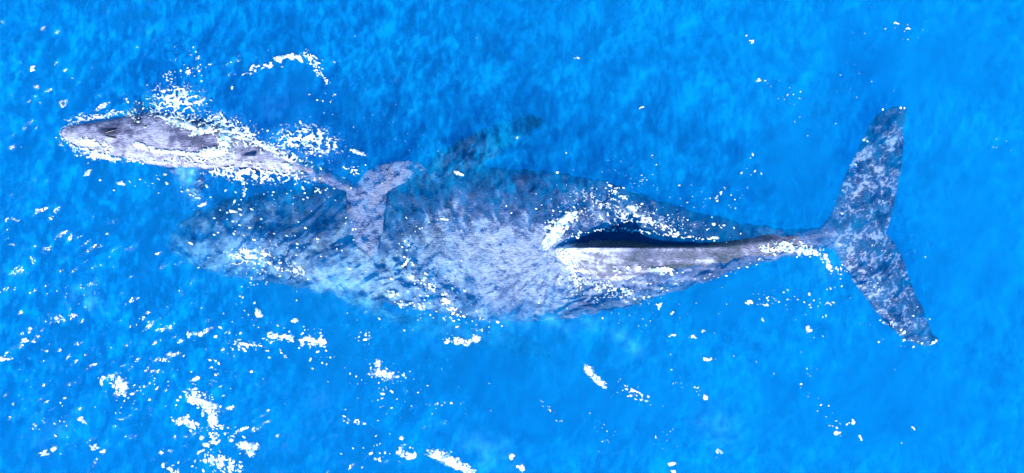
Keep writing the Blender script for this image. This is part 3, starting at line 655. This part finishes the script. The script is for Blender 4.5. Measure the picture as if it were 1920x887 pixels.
# loose flecks over the open sea: foam, plus sun glints modelled as white flecks
F = blank()
for (x, y, rx, ry, an) in [(62, 129, 9, 4, -8), (40, 276, 1, 1, 0), (25, 458, 5, 3, 0), (269, 595, 5, 4, 0), (279, 603, 4, 3, 0), (45, 637, 8, 4, 0), (86, 658, 4, 3, 0), (5, 671, 8, 4, 0), (20, 672, 5, 3, 0), (357, 627, 6, 6, 0), (378, 626, 5, 4, 0), (405, 631, 4, 3, 0),
        (483, 585, 10, 6, 35), (553, 602, 7, 5, 20), (156, 788, 9, 6, 20), (120, 747, 4, 3, 0), (25, 757, 4, 3, 0), (85, 850, 14, 4, 0), (180, 838, 10, 4, -15), (195, 845, 6, 5, 0), (302, 849, 5, 3, 0), (1423, 150, 6, 3.5, -10), (1410, 76, 4, 4, 0), (1399, 67, 3, 2, -30),
        (1678, 43, 5, 2, 0), (1703, 53, 4, 3, 0), (1660, 54, 2.4, 2, 0), (1203, 201, 4, 3, 0), (1237, 572, 7, 5, 10), (1260, 588, 5, 4, -20), (1326, 673, 9, 3, 10), (1348, 848, 6, 7, 0), (1258, 868, 8, 5, 40), (1262, 884, 6, 3, 0), (960, 855, 6, 9, -40), (975, 880, 9, 6, 10),
        (1514, 615, 7, 6, 0), (1430, 600, 4, 3, 40), (1319, 620, 4, 3, 0), (1260, 627, 5, 3, 0), (1300, 630, 6, 4, 20), (1600, 788, 6, 5, 0), (1568, 812, 7, 7, 30), (1614, 822, 4, 4, 0), (1712, 803, 4, 3, 30), (1502, 720, 3, 3, 0), (1305, 726, 4, 3, 0), (1322, 742, 4, 9, -10), (1648, 641, 3, 3, 0),
        (1409, 566, 6, 4, 20), (1440, 572, 5, 4, 0), (1518, 552, 4, 3, 0), (1555, 568, 9, 2, 10), (1690, 830, 2, 2, 0), (920, 770, 1, 1, 0), (894, 72, 1.6, 1.3, 0), (1081, 108, 5, 1.6, -30), (330, 765, 1, 1, 0)]:
    if rx < 3.5: blob(F, x, y, max(rx, 1.3), max(ry, 1.2), R(an))
    else:
        for _ in range(4):
            q = rng.randn(2) * .42; k_ = .45 + .4 * rng.rand()
            blob(F, x + q[0] * rx, y + q[1] * ry, rx * k_, ry * k_, R(an) + rng.randn() * .5)
    if rx > 3: cloud(F, x, y, rx, ry, 0, 5, .7, max(1, rx * .45))
solid(F, 228, 722, 10, 20, -30, 1.2); cloud(F, 225, 722, 18, 14, 30, 50, .8, 4); stroke(F, [(190, 706), (215, 718), (240, 745)], 4, 40, 1, 4.5); cloud(F, 230, 755, 12, 14, 0, 24, .6, 2.2); cloud(F, 268, 735, 14, 14, 0, 16, 1, 3.4)
stroke(F, [(435, 650), (470, 645), (500, 655)], 5, 70, .8, 4, 2.2, 8); stroke(F, [(500, 628), (550, 636), (608, 645)], 5, 150, .8, 4, 3, 8); stroke(F, [(600, 625), (608, 645)], 3, 34, 1, 4); cloud(F, 480, 625, 40, 12, 5, 60, .7, 2.6, 1.8)
stroke(F, [(520, 655), (540, 672)], 2, 18, .8, 2.2, 2, 50); cloud(F, 580, 620, 20, 5, 0, 20, .8, 2.6); cloud(F, 610, 665, 16, 14, 0, 26, .7, 2.6); stroke(F, [(455, 590), (450, 560), (480, 525)], 6, 50, .7, 2.4)
cloud(F, 410, 690, 18, 30, 10, 70, .8, 3.2); cloud(F, 370, 745, 20, 14, 40, 60, 1, 5); stroke(F, [(355, 735), (385, 755), (405, 775), (402, 810), (400, 835)], 7, 200, 1, 5.5, 1.8); solid(F, 385, 755, 22, 9, 25, 1.2); solid(F, 400, 785, 10, 16, 0, 1.2)
stroke(F, [(325, 790), (350, 785), (375, 805)], 5, 70, 1, 5, 1.8, 40); solid(F, 345, 788, 9, 7, 0, .9); cloud(F, 420, 812, 22, 9, 20, 34, .8, 3); solid(F, 466, 836, 24, 9, 6, .5); solid(F, 472, 848, 9, 9, 20, .6)
cloud(F, 420, 868, 22, 14, 20, 90, .9, 4.6); stroke(F, [(392, 855), (420, 870), (445, 886)], 6, 90, 1, 5, 1.6, 30); cloud(F, 320, 878, 10, 8, 0, 24, 1, 4); cloud(F, 362, 872, 9, 7, 0, 20, .8, 3.4); cloud(F, 350, 770, 60, 60, 0, 60, .6, 2.2)
cloud(F, 275, 680, 40, 8, 0, 12, .8, 3); cloud(F, 270, 725, 14, 18, 0, 14, .8, 3); cloud(F, 120, 690, 80, 60, 0, 26, .5, 1.6); stroke(F, [(60, 800), (85, 785)], 3, 14, .8, 2.4, 2, -30); cloud(F, 110, 795, 24, 20, -40, 30, .5, 2)
solid(F, 718, 700, 24, 9, 8, .9); cloud(F, 716, 700, 26, 10, 8, 70, .8, 3.6); solid(F, 708, 683, 6, 8, 0, .9); cloud(F, 722, 728, 10, 7, 0, 16, 1.2, 4); cloud(F, 740, 760, 26, 26, 0, 24, .8, 2.6); cloud(F, 660, 660, 40, 36, 0, 60, .6, 2.4); stroke(F, [(640, 785), (680, 795)], 4, 24, 1, 3.4, 2.4, 12)
cloud(F, 745, 718, 60, 40, 0, 50, .6, 1.8); cloud(F, 752, 850, 12, 8, 0, 30, .9, 4); solid(F, 749, 848, 8, 6, 0, .7); solid(F, 768, 856, 7, 8, 0, .7); solid(F, 778, 852, 5, 6, 0, .6); solid(F, 753, 820, 5, 4, 0, .6); cloud(F, 700, 850, 14, 10, 0, 30, .7, 3.4); cloud(F, 715, 836, 26, 12, 0, 40, .6, 2.4)
solid(F, 850, 868, 52, 10, 27, .9); solid(F, 822, 856, 22, 6, 10, .8); solid(F, 878, 884, 30, 9, 30, 1); stroke(F, [(800, 850), (840, 853), (890, 885)], 4, 90, .8, 3.4, 3, 25)
stroke(F, [(838, 638), (870, 642), (900, 634)], 4, 80, .9, 4, 1.6); solid(F, 893, 635, 9, 6, 10, .8); solid(F, 865, 641, 7, 3.5, 0, .8); cloud(F, 860, 632, 24, 8, 0, 40, .6, 2.2); cloud(F, 685, 628, 10, 8, 0, 22, .7, 3.4); cloud(F, 760, 618, 6, 8, 0, 16, .7, 2.2); cloud(F, 880, 610, 24, 6, 20, 40, .8, 3)
solid(F, 1104, 695, 12, 8, 50, .7); solid(F, 1124, 716, 14, 8, 30, .7); stroke(F, [(1096, 686), (1135, 726)], 3, 40, 1, 4.4, 1.5, 45); stroke(F, [(1165, 728), (1190, 738), (1215, 748)], 4.5, 50, .8, 3.8, 1.5, 20); cloud(F, 1175, 735, 30, 10, 20, 30, .5, 1.8)
cloud(F, 820, 757, 24, 2, -3, 26, .6, 2.2, 2.2, 0); cloud(F, 850, 770, 20, 10, -10, 14, .6, 2); stroke(F, [(1020, 756), (1050, 790)], 4, 40, .5, 1.9, 2.4, 40); cloud(F, 1130, 805, 26, 14, 50, 46, .4, 1.5, 2.4, 40)
cloud(F, 1250, 820, 20, 12, 0, 20, .5, 1.8); stroke(F, [(1255, 715), (1305, 727), (1330, 765)], 4, 44, .5, 2, 2); cloud(F, 1540, 570, 60, 30, 10, 46, .6, 2.4); stroke(F, [(1410, 566), (1460, 560), (1560, 572)], 7, 46, .6, 2.2, 2, 8); cloud(F, 1440, 565, 24, 20, 0, 40, .7, 2.6)
cloud(F, 1390, 350, 12, 36, 25, 44, .6, 2.4); stroke(F, [(1340, 382), (1346, 365), (1364, 348)], 1.5, 34, .8, 2.4, 2); cloud(F, 1320, 375, 16, 10, 0, 16, .6, 2); cloud(F, 1475, 180, 14, 20, 0, 40, .5, 1.8); cloud(F, 1484, 232, 6, 7, 0, 14, .5, 2); cloud(F, 1600, 110, 36, 60, 0, 40, .4, 1.5)
stroke(F, [(1500, 250), (1528, 245)], 5, 10, .6, 2.2); cloud(F, 1450, 155, 14, 6, 0, 16, .5, 2); cloud(F, 1835, 280, 26, 8, 0, 20, .5, 1.8); cloud(F, 1700, 60, 30, 16, 0, 14, .5, 1.6); cloud(F, 1180, 335, 60, 16, 10, 50, .5, 2.0); cloud(F, 1240, 350, 50, 26, 10, 40, .5, 2.2)
stroke(F, [(1500, 675), (1535, 745), (1560, 800)], 10, 70, .4, 1.7, 2.2); cloud(F, 1460, 640, 100, 40, 0, 50, .4, 1.6); cloud(F, 1270, 600, 60, 40, 0, 60, .4, 2.0); cloud(F, 960, 150, 260, 120, 0, 60, .4, 1.4, 2.4, 30); cloud(F, 1000, 780, 300, 80, 0, 80, .4, 1.5, 2)
cloud(F, 1780, 700, 120, 140, 0, 40, .4, 1.4); cloud(F, 100, 200, 120, 100, 0, 26, .4, 1.5); cloud(F, 1600, 380, 220, 100, 0, 36, .4, 1.5); cloud(F, 720, 250, 60, 30, 0, 20, .5, 1.6)
cloud(F, 70, 540, 26, 8, 10, 20, .5, 2.4); cloud(F, 165, 545, 30, 14, 10, 30, .4, 1.8); cloud(F, 1120, 580, 60, 16, 4, 50, .5, 2.2); cloud(F, 820, 600, 70, 14, 4, 60, .5, 2.2)
foam_sheet('sea_foam_glints', F, 'scattered bright white flecks of foam and modelled sun glints on the open blue sea', .016)
